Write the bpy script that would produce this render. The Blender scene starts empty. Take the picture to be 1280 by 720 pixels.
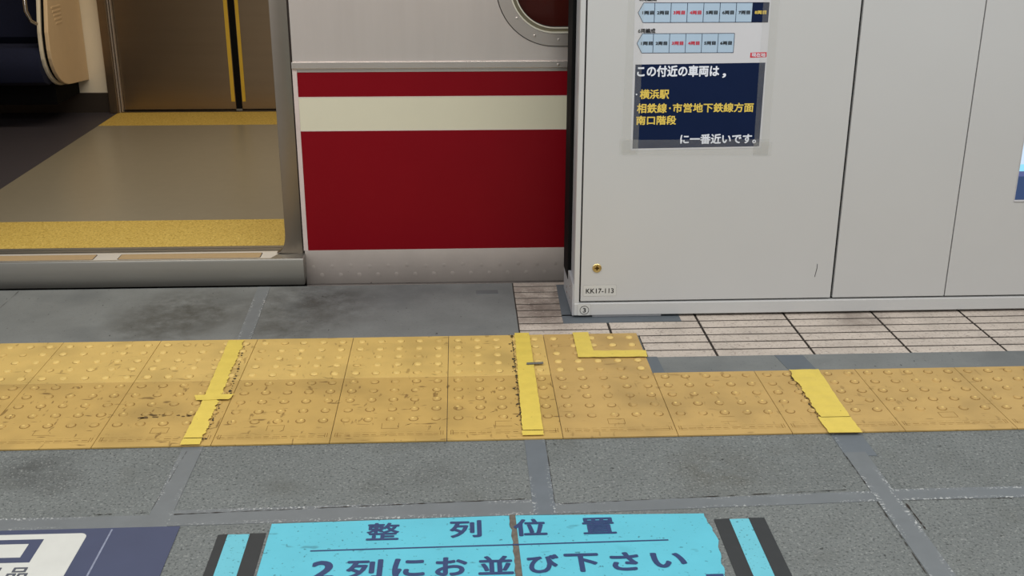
import bpy, bmesh, math, random
from mathutils import Vector, Matrix
random.seed(11)
SC = bpy.context.scene
COL = SC.collection

# ------------------------------------------------------------------ camera
F_PX, PITCH, YAW, ROLL, CAM_H = 1370.036, math.radians(19.785), math.radians(2.768), math.radians(0.104), 1.3266
fw = Vector((math.sin(YAW)*math.cos(PITCH), math.cos(YAW)*math.cos(PITCH), -math.sin(PITCH)))
rt = Vector((math.cos(YAW), -math.sin(YAW), 0)); up = rt.cross(fw)
r2 = math.cos(ROLL)*rt + math.sin(ROLL)*up; u2 = -math.sin(ROLL)*rt + math.cos(ROLL)*up
cd = bpy.data.cameras.new('camera'); cam = bpy.data.objects.new('camera', cd); COL.objects.link(cam)
cd.sensor_width = 36; cd.lens = F_PX/1280*36; cd.clip_start = 0.05
M = Matrix((r2, u2, -fw)).transposed().to_4x4(); M.translation = (0, 0, CAM_H); cam.matrix_world = M
SC.camera = cam

# ------------------------------------------------------------------ light
SC.view_settings.view_transform = 'Standard'; SC.view_settings.look = 'None'
SC.view_settings.gamma = 1; SC.view_settings.use_curve_mapping = False
SC.view_settings.exposure = 0.0
wd = bpy.data.worlds.new('station'); SC.world = wd; wd.use_nodes = True
bg = wd.node_tree.nodes['Background']; bg.inputs[0].default_value = (0.96, 0.98, 1.0, 1); bg.inputs[1].default_value = 0.47
def area(name, loc, sx, sy, power, col=(1, 1, 1), rot=(0, 0, 0)):
    l = bpy.data.lights.new(name, 'AREA'); l.shape = 'RECTANGLE'; l.size = sx; l.size_y = sy; l.energy = power; l.color = col
    o = bpy.data.objects.new(name, l); COL.objects.link(o); o.location = loc; o.rotation_euler = rot
    return o
area('platform_lamp', (0.2, 2.1, 2.75), 7.0, 0.25, 84, (1, 0.985, 0.95))
area('platform_lamp', (0.2, -0.9, 2.75), 7.0, 0.25, 110, (1, 0.985, 0.95))
area('carriage_lamp', (-1.1, 5.3, 2.2), 2.4, 0.2, 25, (1, 0.86, 0.66))

# ------------------------------------------------------------------ helpers
def lin(c):
    return tuple(((v/255)/12.92 if v/255 <= 0.04045 else ((v/255+0.055)/1.055)**2.4) for v in c)
class NT:
    def __init__(s, m):
        m.use_nodes = True; s.t = m.node_tree; s.b = s.t.nodes['Principled BSDF']
        s.geo = s.t.nodes.new('ShaderNodeNewGeometry')
    def n(s, k, **kw):
        x = s.t.nodes.new(k)
        for a, v in kw.items(): setattr(x, a, v)
        return x
    def l(s, a, b): s.t.links.new(a, b)
    def noise(s, scale, detail=3, stretch=None, rough=0.6, off=0, vec=None):
        v = vec or s.geo.outputs['Position']
        if stretch or off:
            mp = s.n('ShaderNodeMapping'); mp.inputs['Scale'].default_value = stretch or (1, 1, 1); mp.inputs['Location'].default_value = (off, off*1.3, off*0.7)
            s.l(v, mp.inputs['Vector']); v = mp.outputs[0]
        x = s.n('ShaderNodeTexNoise'); x.inputs['Scale'].default_value = scale; x.inputs['Detail'].default_value = detail; x.inputs['Roughness'].default_value = rough
        s.l(v, x.inputs['Vector']); return x.outputs['Fac']
    def ramp(s, v, lo, hi, a=0.0, b=1.0):
        x = s.n('ShaderNodeMapRange'); x.inputs[1].default_value = lo; x.inputs[2].default_value = hi; x.inputs[3].default_value = a; x.inputs[4].default_value = b
        s.l(v, x.inputs[0]); return x.outputs[0]
    def math(s, op, a, b):
        x = s.n('ShaderNodeMath', operation=op)
        for i, v in enumerate((a, b)):
            if isinstance(v, (int, float)): x.inputs[i].default_value = v
            else: s.l(v, x.inputs[i])
        return x.outputs[0]
    def mix(s, f, a, b):
        x = s.n('ShaderNodeMix', data_type='RGBA')
        if isinstance(f, (int, float)): x.inputs[0].default_value = f
        else: s.l(f, x.inputs[0])
        for i, v in ((6, a), (7, b)):
            if isinstance(v, tuple): x.inputs[i].default_value = (*v, 1)
            else: s.l(v, x.inputs[i])
        return x.outputs[2]
def mul(c, k): return tuple(min(1, v*k) for v in c)
def mat(name, col, rough=0.6, metal=0.0, var=0.08, scale=12, stretch=None, specks=(), bump=0.0, bscale=300, bstretch=None, spec=0.4, stains=(), rvar=0.0):
    """specks: (scale, lo, hi, colour, strength, stretch); stains: (x, y, radius, colour, strength)"""
    m = bpy.data.materials.new(name); t = NT(m); c = lin(col)
    out = t.mix(t.ramp(t.noise(scale, 4, stretch), 0.3, 0.7), mul(c, 1-var), mul(c, 1+var))
    for i, (sx, sy, r, sc, st) in enumerate(stains):
        d = t.n('ShaderNodeVectorMath', operation='DISTANCE'); t.l(t.geo.outputs['Position'], d.inputs[0]); d.inputs[1].default_value = (sx, sy, 0)
        f = t.math('MULTIPLY', t.ramp(d.outputs['Value'], r, r*0.35), t.ramp(t.noise(9, 5, None, 0.7, 3.1*i+1), 0.35, 0.62))
        out = t.mix(t.math('MULTIPLY', f, st), out, lin(sc))
    for i, (s, lo, hi, sc, st, stre) in enumerate(specks):
        f = t.ramp(t.noise(s, 2, stre, 0.5, 5.3*i+2), lo, hi)
        out = t.mix(t.math('MULTIPLY', f, st), out, lin(sc))
    t.l(out, t.b.inputs['Base Color'])
    t.b.inputs['Roughness'].default_value = rough; t.b.inputs['Metallic'].default_value = metal
    t.b.inputs['Specular IOR Level'].default_value = spec
    if rvar: t.l(t.ramp(t.noise(7, 4, None, 0.6, 9), 0.3, 0.7, rough-rvar, rough+rvar), t.b.inputs['Roughness'])
    if bump:
        bp = t.n('ShaderNodeBump'); bp.inputs['Strength'].default_value = bump; bp.inputs['Distance'].default_value = 0.002
        t.l(t.noise(bscale, 3, bstretch, 0.6, 4), bp.inputs['Height']); t.l(bp.outputs[0], t.b.inputs['Normal'])
    return m
def emissive(name, col, k):
    m = bpy.data.materials.new(name); t = NT(m)
    t.b.inputs['Base Color'].default_value = (0.02, 0.02, 0.02, 1); t.b.inputs['Emission Color'].default_value = (*lin(col), 1); t.b.inputs['Emission Strength'].default_value = k
    return m
def clear(name, col, alpha, rough=0.25):
    m = bpy.data.materials.new(name); t = NT(m)
    t.b.inputs['Base Color'].default_value = (*lin(col), 1); t.b.inputs['Roughness'].default_value = rough
    t.l(t.ramp(t.noise(20, 3), 0.3, 0.7, alpha*0.85, alpha*1.15), t.b.inputs['Alpha']); return m

class MB:
    """collects shapes given in world coordinates, links them as one mesh object"""
    def __init__(s): s.v = []; s.f = []; s.m = []; s.uv = {}
    def face(s, pts, mi=0, uv=None):
        i = len(s.v); s.v += [tuple(p) for p in pts]; s.f.append(tuple(range(i, i+len(pts)))); s.m.append(mi)
        if uv: s.uv[len(s.f)-1] = uv
        return s
    def mesh(s, vs, fs, mi=0):
        i = len(s.v); s.v += [tuple(p) for p in vs]
        for f in fs: s.f.append(tuple(k+i for k in f)); s.m.append(mi)
        return s
    def box(s, x0, x1, y0, y1, z0, z1, bev=0.0, mi=0, seg=2):
        bm = bmesh.new(); bmesh.ops.create_cube(bm, size=1)
        for v in bm.verts: v.co = Vector(((x0+x1)/2+v.co.x*(x1-x0), (y0+y1)/2+v.co.y*(y1-y0), (z0+z1)/2+v.co.z*(z1-z0)))
        if bev: bmesh.ops.bevel(bm, geom=list(bm.edges), offset=bev, segments=seg, affect='EDGES', profile=0.5)
        s.bm(bm, mi); return s
    def bm(s, bm, mi=0):
        bm.verts.index_update()
        s.mesh([v.co[:] for v in bm.verts], [[v.index for v in f.verts] for f in bm.faces], mi); bm.free()
    def prism(s, poly, axis, a, b, mi=0, bev=0.0):
        """poly: 2D points; axis 'x' -> (y,z), 'y' -> (x,z), 'z' -> (x,y); extruded from a to b"""
        def P(p, t): return {'x': (t, p[0], p[1]), 'y': (p[0], t, p[1]), 'z': (p[0], p[1], t)}[axis]
        n = len(poly); bm = bmesh.new()
        A = [bm.verts.new(P(p, a)) for p in poly]; B = [bm.verts.new(P(p, b)) for p in poly]
        f1 = bm.faces.new(A); f2 = bm.faces.new(B[::-1])
        for i in range(n): bm.faces.new((A[i], B[i], B[(i+1) % n], A[(i+1) % n]))
        bmesh.ops.recalc_face_normals(bm, faces=bm.faces)
        if bev: bmesh.ops.bevel(bm, geom=[e for f in (f1, f2) for e in f.edges], offset=bev, segments=2, affect='EDGES', profile=0.5)
        s.bm(bm, mi); return s
    def ring(s, outer, inner, axis, a, b, mi=0):
        """frame between two loops of equal length, extruded a to b"""
        def P(p, t): return {'x': (t, p[0], p[1]), 'y': (p[0], t, p[1]), 'z': (p[0], p[1], t)}[axis]
        n = len(outer); bm = bmesh.new()
        L = [[bm.verts.new(P(p, t)) for p in q] for q, t in ((outer, a), (inner, a), (inner, b), (outer, b))]
        for k in range(4):
            for i in range(n): bm.faces.new((L[k][i], L[k][(i+1) % n], L[(k+1) % 4][(i+1) % n], L[(k+1) % 4][i]))
        bmesh.ops.recalc_face_normals(bm, faces=bm.faces); s.bm(bm, mi); return s
    def tube(s, pts, r, n=10, mi=0):
        pts = [Vector(p) for p in pts]; rings = []
        for i, p in enumerate(pts):
            d = (pts[min(i+1, len(pts)-1)]-pts[max(i-1, 0)]).normalized()
            a = d.cross(Vector((0, 0, 1)) if abs(d.z) < 0.9 else Vector((1, 0, 0))).normalized(); b = d.cross(a)
            rings.append([p+r*(math.cos(2*math.pi*k/n)*a+math.sin(2*math.pi*k/n)*b) for k in range(n)])
        fs = [(i*n+k, i*n+(k+1) % n, (i+1)*n+(k+1) % n, (i+1)*n+k) for i in range(len(pts)-1) for k in range(n)]
        fs += [tuple(range(n))[::-1], tuple((len(pts)-1)*n+k for k in range(n))]
        s.mesh([v for r_ in rings for v in r_], fs, mi); return s
    def lathe(s, c, axis, prof, n=24, mi=0):
        """prof: (radius, height along axis) from base outward; first/last may have r=0"""
        ax = {'y-': (Vector((1, 0, 0)), Vector((0, 0, 1)), Vector((0, -1, 0))), 'z': (Vector((1, 0, 0)), Vector((0, 1, 0)), Vector((0, 0, 1)))}[axis]
        vs = []; c = Vector(c)
        for r, h in prof:
            for k in range(n): vs.append(c+ax[0]*r*math.cos(2*math.pi*k/n)+ax[1]*r*math.sin(2*math.pi*k/n)+ax[2]*h)
        fs = [(i*n+k, i*n+(k+1) % n, (i+1)*n+(k+1) % n, (i+1)*n+k) for i in range(len(prof)-1) for k in range(n)]
        fs.append(tuple((len(prof)-1)*n+k for k in range(n))); s.mesh(vs, fs, mi); return s
    def build(s, name, mats, parent=None, label=None, smooth=False, fix=True):
        if not isinstance(mats, (list, tuple)): mats = [mats]
        off = Vector(BASE.get(parent.as_pointer(), (0, 0, 0))) if parent else None
        if parent is None:
            xs = [v[0] for v in s.v]; ys = [v[1] for v in s.v]; zs = [v[2] for v in s.v]
            off = Vector(((min(xs)+max(xs))/2, (min(ys)+max(ys))/2, min(zs)))
        me = bpy.data.meshes.new(name); me.from_pydata([tuple(Vector(v)-off) for v in s.v], [], s.f)
        for m in mats: me.materials.append(m)
        for p, k in zip(me.polygons, s.m): p.material_index = k; p.use_smooth = smooth
        if s.uv:
            ul = me.uv_layers.new(name='UVMap')
            for fi, uvs in s.uv.items():
                for li, uv in zip(me.polygons[fi].loop_indices, uvs): ul.data[li].uv = uv
        if smooth: me.set_sharp_from_angle(angle=math.radians(35))
        me.update(); o = bpy.data.objects.new(name, me); COL.objects.link(o)
        if parent: o.parent = parent; BASE[o.as_pointer()] = off
        else: o.location = off; BASE[o.as_pointer()] = off
        if label: o['label'] = label
        return o
BASE = {}
def thing(name, label, cat, loc, group=None):
    o = bpy.data.objects.new(name, None); COL.objects.link(o); o.location = loc; o.empty_display_size = 0.1
    BASE[o.as_pointer()] = Vector(loc); return tag(o, label, cat, group)
def tag(o, label, cat, group=None):
    o['label'] = label; o['category'] = cat
    if group: o['group'] = group
    return o
def structure(o): o['kind'] = 'structure'; return o

def glyphs(body, bold=0.02):
    c = bpy.data.curves.new('lettering', 'FONT'); c.body = body; c.size = 1; c.offset = bold; c.resolution_u = 4
    o = bpy.data.objects.new('lettering', c); COL.objects.link(o)
    me = o.evaluated_get(bpy.context.evaluated_depsgraph_get()).to_mesh()
    vs = [v.co.copy() for v in me.vertices]; fs = [tuple(p.vertices) for p in me.polygons]
    bpy.data.objects.remove(o); bpy.data.curves.remove(c); return vs, fs
def write(mb, body, u0, u1, v0, v1, place, bold=0.02, mi=0):
    """fit the text's ink box to u0..u1 / v0..v1 of a surface given by place(u, v); bold thickens the strokes"""
    vs, fs = glyphs(body, 0)
    xs = [v.x for v in vs]; ys = [v.y for v in vs]; ax, bx, ay, by = min(xs)-bold, max(xs)+bold, min(ys)-bold, max(ys)+bold
    for k in range(9):
        dx, dy = (bold*math.cos(k*math.pi/4), bold*math.sin(k*math.pi/4)) if k < 8 else (0, 0)
        mb.mesh([place(u0+(v.x+dx-ax)/(bx-ax)*(u1-u0), v0+(v.y+dy-ay)/(by-ay)*(v1-v0), k*4e-5) for v in vs], fs, mi)
def on_floor(z): return lambda u, v, h=0: (u, v, z+h)
def on_gate(y): return lambda u, v, h=0: (u, y-h, v)
def rrect(x0, x1, y0, y1, r, n=8):
    P = []
    for cx, cy, a in ((x1-r, y1-r, 0), (x0+r, y1-r, 90), (x0+r, y0+r, 180), (x1-r, y0+r, 270)):
        for k in range(n+1): t = math.radians(a+90*k/n); P.append((cx+r*math.cos(t), cy+r*math.sin(t)))
    return P

# ------------------------------------------------------------------ materials
DK = (58, 57, 54)
m_slab = mat('rough_grey_slab', (109, 113, 112), 0.88, var=0.09, scale=5, bump=0.9, bscale=230, spec=0.25,
             specks=((150, 0.54, 0.66, (70, 73, 73), 0.75, None), (170, 0.58, 0.68, (150, 153, 150), 0.5, None), (70, 0.71, 0.76, (52, 53, 52), 0.8, None), (6, 0.60, 0.8, (92, 94, 90), 0.5, None)),
             stains=((-1.06, 2.42, 0.11, (70, 71, 70), 0.75), (-0.98, 2.36, 0.08, (70, 71, 70), 0.6), (-0.06, 2.36, 0.08, (82, 84, 82), 0.6), (0.62, 2.33, 0.16, (92, 92, 86), 0.7), (-0.23, 2.30, 0.05, (80, 82, 78), 0.6)))
m_edge = mat('smooth_grey_platform_edge', (114, 117, 116), 0.62, var=0.09, scale=7, bump=0.15, bscale=160,
             specks=((55, 0.70, 0.75, (50, 51, 50), 0.85, (1.4, 0.7, 1)), (120, 0.6, 0.72, (92, 97, 99), 0.5, None), (60, 0.73, 0.77, (138, 140, 138), 0.5, None), (5, 0.52, 0.75, (90, 94, 95), 0.6, None)),
             stains=((-0.93, 3.50, 0.28, (62, 62, 58), 0.85), (-0.98, 3.34, 0.22, (66, 66, 62), 0.8), (-0.52, 3.55, 0.30, (60, 60, 57), 0.85), (-0.55, 3.36, 0.22, (68, 68, 64), 0.75), (-0.20, 3.66, 0.2, (80, 82, 82), 0.5)))
def strip_mat(name, col):
    m = bpy.data.materials.new(name); t = NT(m); c = lin(col)
    uv = t.n('ShaderNodeUVMap'); sp = t.n('ShaderNodeSeparateXYZ'); t.l(uv.outputs[0], sp.inputs[0]); v = sp.outputs[1]
    base = t.mix(t.ramp(t.noise(14, 4), 0.3, 0.7), mul(c, 0.93), mul(c, 1.07))
    edge = t.math('MAXIMUM', t.ramp(v, 0.25, 0.05), t.ramp(v, 0.75, 0.95))
    f = t.math('MULTIPLY', t.ramp(t.noise(150, 2, (1, 1, 1), 0.5, 2), 0.56, 0.61), edge)
    f = t.math('MULTIPLY', f, t.ramp(t.noise(5, 2, None, 0.5, 7), 0.42, 0.56))
    t.l(t.mix(t.math('MULTIPLY', f, 0.8), base, lin((190, 192, 190))), t.b.inputs['Base Color']); t.b.inputs['Roughness'].default_value = 0.55
    return m
m_strip = strip_mat('joint_seal_grey', (104, 109, 112))
m_strip_dark = strip_mat('joint_seal_bluegrey', (96, 103, 109))
m_seal_plain = mat('sealant_bluegrey', (92, 99, 105), 0.6, var=0.06, scale=12)
m_rib = mat('ribbed_stone', (188, 177, 166), 0.8, var=0.13, scale=8, bump=0.5, bscale=220,
            specks=((150, 0.56, 0.68, (136, 124, 116), 0.7, None), (190, 0.66, 0.72, (206, 200, 192), 0.6, (0.5, 1, 1)), (45, 0.68, 0.74, (86, 76, 70), 0.5, None)),
            stains=((0.25, 3.56, 0.26, (104, 92, 84), 0.85), (0.25, 3.42, 0.2, (112, 100, 92), 0.8), (1.3, 3.33, 0.15, (120, 108, 100), 0.6)))
m_groove = mat('groove_dark', (46, 40, 35), 0.95, var=0.2, scale=40)  # dark brown base of the rib grooves, also fills the grimy joint cracks
def tile_mat(name, col, dirt):
    return mat(name, col, 0.55, var=0.07, scale=9, bump=0.12, bscale=140, spec=0.35,
        specks=((5, 0.50, 0.72, mul_rgb(col, 0.86), 0.8, None), (42, 0.66, 0.73, (112, 84, 40), dirt, (1.5, 0.45, 1)), (38, 0.67, 0.74, (104, 78, 38), dirt, (0.5, 1.5, 1)), (28, 0.74, 0.78, (60, 48, 34), dirt*0.9, None)),
        stains=((-0.80, 2.70, 0.09, (84, 66, 40), 0.35*dirt),))
def mul_rgb(c, k): return tuple(v*k for v in c)
m_tile_far = tile_mat('yellow_tactile_clean', (202, 171, 100), 0.45)
m_tile_near = tile_mat('yellow_tactile_worn', (186, 154, 88), 0.75)
m_tile_right = tile_mat('yellow_tactile_tan', (184, 152, 92), 0.4)
m_dome = mat('dome_top', (212, 182, 108), 0.45, var=0.10, scale=60)
m_grime = mat('dome_grime', (134, 103, 52), 0.9, var=0.25, scale=60)
m_tape = mat('yellow_tape', (214, 190, 86), 0.5, var=0.05, scale=30, specks=((70, 0.72, 0.76, (150, 130, 50), 0.6, None),))
m_residue = mat('adhesive_residue', (52, 46, 34), 0.9, var=0.2)
m_cyan = mat('cyan_sheet', (90, 180, 199), 0.5, var=0.04, scale=9, bump=0.1, bscale=180,
             specks=((110, 0.67, 0.73, (44, 98, 112), 0.8, None), (26, 0.68, 0.74, (60, 120, 134), 0.6, (0.6, 1.4, 1)), (11, 0.68, 0.80, (70, 150, 165), 0.4, None)))
m_cyan_dull = mat('cyan_tape', (100, 180, 196), 0.55, var=0.04, scale=12, specks=((150, 0.64, 0.70, (54, 100, 110), 0.8, None),))
m_navyink = mat('navy_ink', (40, 60, 102), 0.5, var=0.06, scale=30)
m_black_tape = mat('black_tape', (44, 47, 49), 0.6, var=0.08, scale=30)
m_navy_sheet = mat('navy_floor_sheet', (61, 69, 96), 0.5, var=0.05, scale=9, specks=((34, 0.75, 0.79, (140, 146, 170), 0.6, None),))
m_white_sheet = mat('white_sheet', (198, 199, 194), 0.55, var=0.04, scale=14, specks=((60, 0.70, 0.78, (180, 182, 178), 0.6, None),))
m_ink_grey = mat('grey_ink', (78, 82, 92), 0.6)
m_crack = mat('exposed_slab_joint', (98, 91, 83), 0.95, var=0.3, scale=70, bump=0.6, bscale=200)
m_gate = mat('pale_grey_painted_steel', (191, 191, 190), 0.42, var=0.012, scale=3, spec=0.4)
m_gate_side = mat('grey_painted_steel', (168, 169, 172), 0.4, var=0.02, scale=3)
m_gap = mat('shadow_gap_black', (20, 20, 20), 0.7)
m_rubber = mat('black_rubber', (8, 8, 9), 0.75, var=0.1, spec=0.15)
m_brass = mat('brass', (206, 184, 126), 0.3, 0.8, var=0.1, scale=90)
m_white = mat('white_paper', (204, 204, 208), 0.4, var=0.01)
m_label = mat('label_film', (197, 197, 194), 0.3, var=0.01)
m_film_edge = mat('film_edge', (150, 149, 146), 0.5)
m_ink = mat('black_ink', (28, 28, 30), 0.5)
m_npanel = mat('navy_print', (12, 28, 62), 0.35, spec=0.2, var=0.04, scale=10)
m_npale = mat('pale_blue_print', (172, 194, 214), 0.4, var=0.02)
m_line = mat('slate_line', (50, 62, 84), 0.4)
m_wtext = mat('white_print', (226, 230, 240), 0.4)
m_ytext = mat('yellow_print', (226, 198, 92), 0.4)
m_rtext = mat('red_print', (206, 44, 62), 0.4)
m_clear = clear('clear_tape', (204, 204, 198), 0.12)
m_steel = mat('brushed_steel', (228, 217, 210), 0.22, 0.62, var=0.03, scale=4, stretch=(6, 6, 0.4), bump=0.03, bscale=90, bstretch=(1, 1, 12))
m_steel_frame = mat('satin_steel', (208, 198, 190), 0.24, 0.7, var=0.03, scale=6)
m_jamb = mat('jamb_steel', (152, 142, 131), 0.38, 1.0, var=0.04, scale=6)
m_steel_sill = mat('sill_steel', (158, 155, 148), 0.40, 0.9, var=0.04, scale=5, stretch=(0.3, 6, 6))
m_steel_dark = mat('door_steel', (150, 132, 110), 0.34, 1.0, var=0.05, scale=3, stretch=(0.3, 1, 5), bump=0.02, bscale=60)
m_skirt = mat('skirt_steel', (178, 168, 161), 0.5, 0.35, var=0.06, scale=9, specks=((40, 0.74, 0.78, (90, 80, 74), 0.6, None),))
m_red = mat('crimson_paint', (124, 9, 22), 0.35, var=0.03, scale=4, spec=0.12)
m_cream = mat('cream_paint', (212, 207, 184), 0.35, var=0.02, scale=4)
m_edging = mat('pink_white_edging', (206, 190, 184), 0.4)
m_seal = mat('brown_black_seal', (44, 34, 30), 0.7)
m_backing = mat('maroon_backing', (112, 36, 28), 0.7, var=0.05, scale=4)
m_floor_in = mat('beige_vinyl', (142, 134, 116), 0.30, var=0.03, scale=20, spec=0.45, specks=((30, 0.78, 0.80, (196, 190, 176), 0.5, None),))
m_carpet = mat('bluegrey_vinyl', (66, 62, 68), 0.5, var=0.07, scale=120)
m_ystrip = mat('yellow_door_strip', (208, 178, 88), 0.55, var=0.08, scale=160, bump=0.8, bscale=190, specks=((135, 0.52, 0.62, (168, 134, 44), 0.8, None), (110, 0.60, 0.68, (236, 208, 122), 0.7, None)))
m_inlay = mat('tan_inlay', (176, 150, 112), 0.6, var=0.04, scale=60, bump=0.3, bscale=260)
m_ystripe = mat('yellow_door_stripe', (212, 176, 56), 0.45, var=0.04)
m_wall_in = mat('cream_wall', (236, 226, 204), 0.5, var=0.02)
m_kick = mat('kick_steel', (92, 84, 76), 0.4, 0.8, var=0.06, scale=4)
m_beige = mat('beige_partition', (230, 203, 164), 0.45, var=0.02)
m_navyseat = mat('navy_moquette', (22, 28, 54), 0.9, var=0.12, scale=90, bump=0.3, bscale=500)
m_chrome = mat('chrome', (210, 204, 196), 0.14, 1.0, var=0.02)
m_ceil = mat('ceiling_white', (186, 184, 178), 0.6)
m_dark = mat('trackbed_black', (24, 23, 22), 0.95, var=0.2, scale=8)
m_glass = bpy.data.materials.new('window_glass'); _t = NT(m_glass)
_tr = _t.n('ShaderNodeBsdfTransparent'); _gl = _t.n('ShaderNodeBsdfGlossy'); _gl.inputs['Roughness'].default_value = 0.02
_fr = _t.n('ShaderNodeFresnel'); _fr.inputs['IOR'].default_value = 1.22; _mx = _t.n('ShaderNodeMixShader')
_tr.inputs[0].default_value = (0.8, 0.78, 0.76, 1)
_t.l(_fr.outputs[0], _mx.inputs[0]); _t.l(_tr.outputs[0], _mx.inputs[1]); _t.l(_gl.outputs[0], _mx.inputs[2])
_t.l(_mx.outputs[0], _t.t.nodes['Material Output'].inputs['Surface'])

# ------------------------------------------------------------------ floor
XL, XR = -3.2, 3.4
fl = MB()
fl.box(XL, XR, -5.2, 3.235, -0.25, 0.0)                     # slabs
fl.box(XL, XR, 3.235, 3.735, -0.25, 0.0, mi=1)             # platform edge
floor = structure(fl.build('floor', [m_slab, m_edge]))
def floor_quad(name, pts, z, m, along='y', label=None):
    """thin strip, 1.2 mm thick, corners in order; UV v runs across it"""
    mb = MB(); P = [(x, y, z) for x, y in pts]
    uv = [(0, 0), (0, 1), (1, 1), (1, 0)]
    mb.face(P, 0, uv)
    n = len(P)
    for i in range(n):
        a, b = P[i], P[(i+1) % n]; mb.face([a, (a[0], a[1], 0), (b[0], b[1], 0), b], 0, [(0, .5)]*4)
    return structure(mb.build(name, m, floor, label))
def vstrip(x0, x1, y0, y1, z=0.0012, m=None, dx=0.0, name='joint_strip'):
    floor_quad(name, [(x0, y0), (x1, y0), (x1+dx, y1), (x0+dx, y1)], z, m or m_strip)
def hstrip(x0, x1, y0a, y0b, w, z=0.0010, m=None):
    floor_quad('joint_strip', [(x0, y0a), (x0, y0a+w), (x1, y0b+w), (x1, y0b)], z, m or m_strip)
vstrip(-0.712, -0.668, 3.225, 3.733, dx=-0.018)
vstrip(-0.715, -0.664, 1.2, 2.53)
vstrip(0.155, 0.207, 2.16, 2.53, m=m_strip_dark)
vstrip(0.955, 1.035, 2.40, 2.53, m=m_strip_dark); vstrip(0.957, 1.012, 1.2, 2.42, z=0.0015)
vstrip(-1.72, -1.67, 1.2, 2.53); vstrip(1.9, 1.95, 1.2, 2.53)
hstrip(XL, -0.70, 2.143, 2.148, 0.050); hstrip(-0.70, 0.18, 2.150, 2.162, 0.066)
hstrip(0.18, 1.0, 2.162, 2.186, 0.045); hstrip(1.0, XR, 2.186, 2.190, 0.050)
# dark cracks beside the sealed joints
cr = MB()
def crack(x0, y0, x1, y1, w, n=24):
    d = Vector((x1-x0, y1-y0)); q = Vector((-d.y, d.x)).normalized(); L = []; R = []
    for i in range(n+1):
        p = Vector((x0, y0))+d*i/n; h = 0.75*w*random.choice((0.05, 0.3, 0.6, 1.0))*random.uniform(0.6, 1.0)
        L.append(p+q*h/2); R.append(p-q*h/2)
    for i in range(n): cr.face([(*L[i], .0016), (*R[i], .0016), (*R[i+1], .0016), (*L[i+1], .0016)])
crack(-0.66, 2.198, 0.14, 2.230, 0.006, 60); crack(0.212, 2.204, 0.90, 2.238, 0.004, 50); crack(0.209, 2.52, 0.207, 2.21, 0.003)
crack(0.954, 2.42, 0.957, 2.26, 0.004); crack(0.954, 2.18, 0.952, 1.6, 0.004, 40); crack(1.018, 2.17, 1.02, 2.06, 0.008, 12); crack(1.03, 2.184, 1.6, 2.187, 0.003, 30)
crack(-0.70, 2.50, -0.716, 2.22, 0.002); crack(-0.84, 2.205, -0.80, 2.206, 0.006, 8); crack(-0.75, 2.207, -0.72, 2.209, 0.004, 8)
crack(-1.566, 3.72, -1.57, 3.25, 0.003, 20)
structure(cr.build('joint_crack', m_groove, floor))
floor_quad('repair_patch', [(0.049, 3.628), (0.126, 3.628), (0.126, 3.663), (0.049, 3.663)], 0.0012, mat('patch_grey', (92, 95, 97), 0.6))
# ribbed paving: five ribs to each 300 mm paver
rb = MB()
rb.box(0.180, XR, 3.235, 3.735, 0, 0.0006, mi=1); rb.box(0.56, XR, 3.030, 3.240, 0, 0.0006, mi=1)
joints = [0.175+0.3*k for k in range(0, 12)]
for i in range(12):
    y0 = 3.03+0.06*i; y1 = min(y0+0.06, 3.733)
    if y1-y0 < 0.02: continue
    for j in range(len(joints)-1):
        x0, x1 = joints[j]+0.004, joints[j+1]-0.004
        if y0 < 3.2 and x0 < 0.56:
            if x1 < 0.56: continue
            x0 = 0.562
        if j == 0: x0 = 0.184
        yy0 = y0+0.005; yy1 = y1-0.005
        rb.box(x0, x1, yy0, yy1, 0.0005, 0.003, bev=0.0006, seg=1)
structure(rb.build('ribbed_paving', [m_rib, m_groove], floor))
floor_quad('gate_foot_sealant', [(0.330, 3.323), (0.720, 3.330), (0.720, 3.40), (0.330, 3.40)], 0.0042, m_seal_plain)
floor_quad('gate_foot_sealant', [(0.330, 3.39), (0.42, 3.39), (0.42, 3.70), (0.338, 3.70)], 0.0042, m_seal_plain)
floor_quad('edge_strip', [(0.545, 2.905), (0.545, 3.036), (XR, 3.036), (XR, 2.905)], 0.0034, m_edge)
floor_quad('edge_strip', [(0.548, 2.915), (0.592, 2.915), (0.588, 3.038), (0.555, 3.038)], 0.0042, m_seal_plain)
floor_quad('edge_strip', [(0.962, 2.905), (1.045, 2.905), (1.035, 3.030), (0.948, 3.034)], 0.0042, m_seal_plain)
tb = MB(); tb.box(-5.2, 5.2, 3.735, 7.6, -1.2, -1.1); tb.box(XL, XR, 3.72, 3.735, -1.2, -0.25); tb.box(-5.2, 5.2, 7.5, 7.6, -1.1, -0.3)
structure(tb.build('floor', m_dark))
wb = MB(); wb.box(-3.2, 3.4, -5.3, -5.2, 0, 2.7)
structure(wb.build('wall_back', mat('station_wall', (206, 204, 198), 0.5, var=0.02)))

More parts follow.
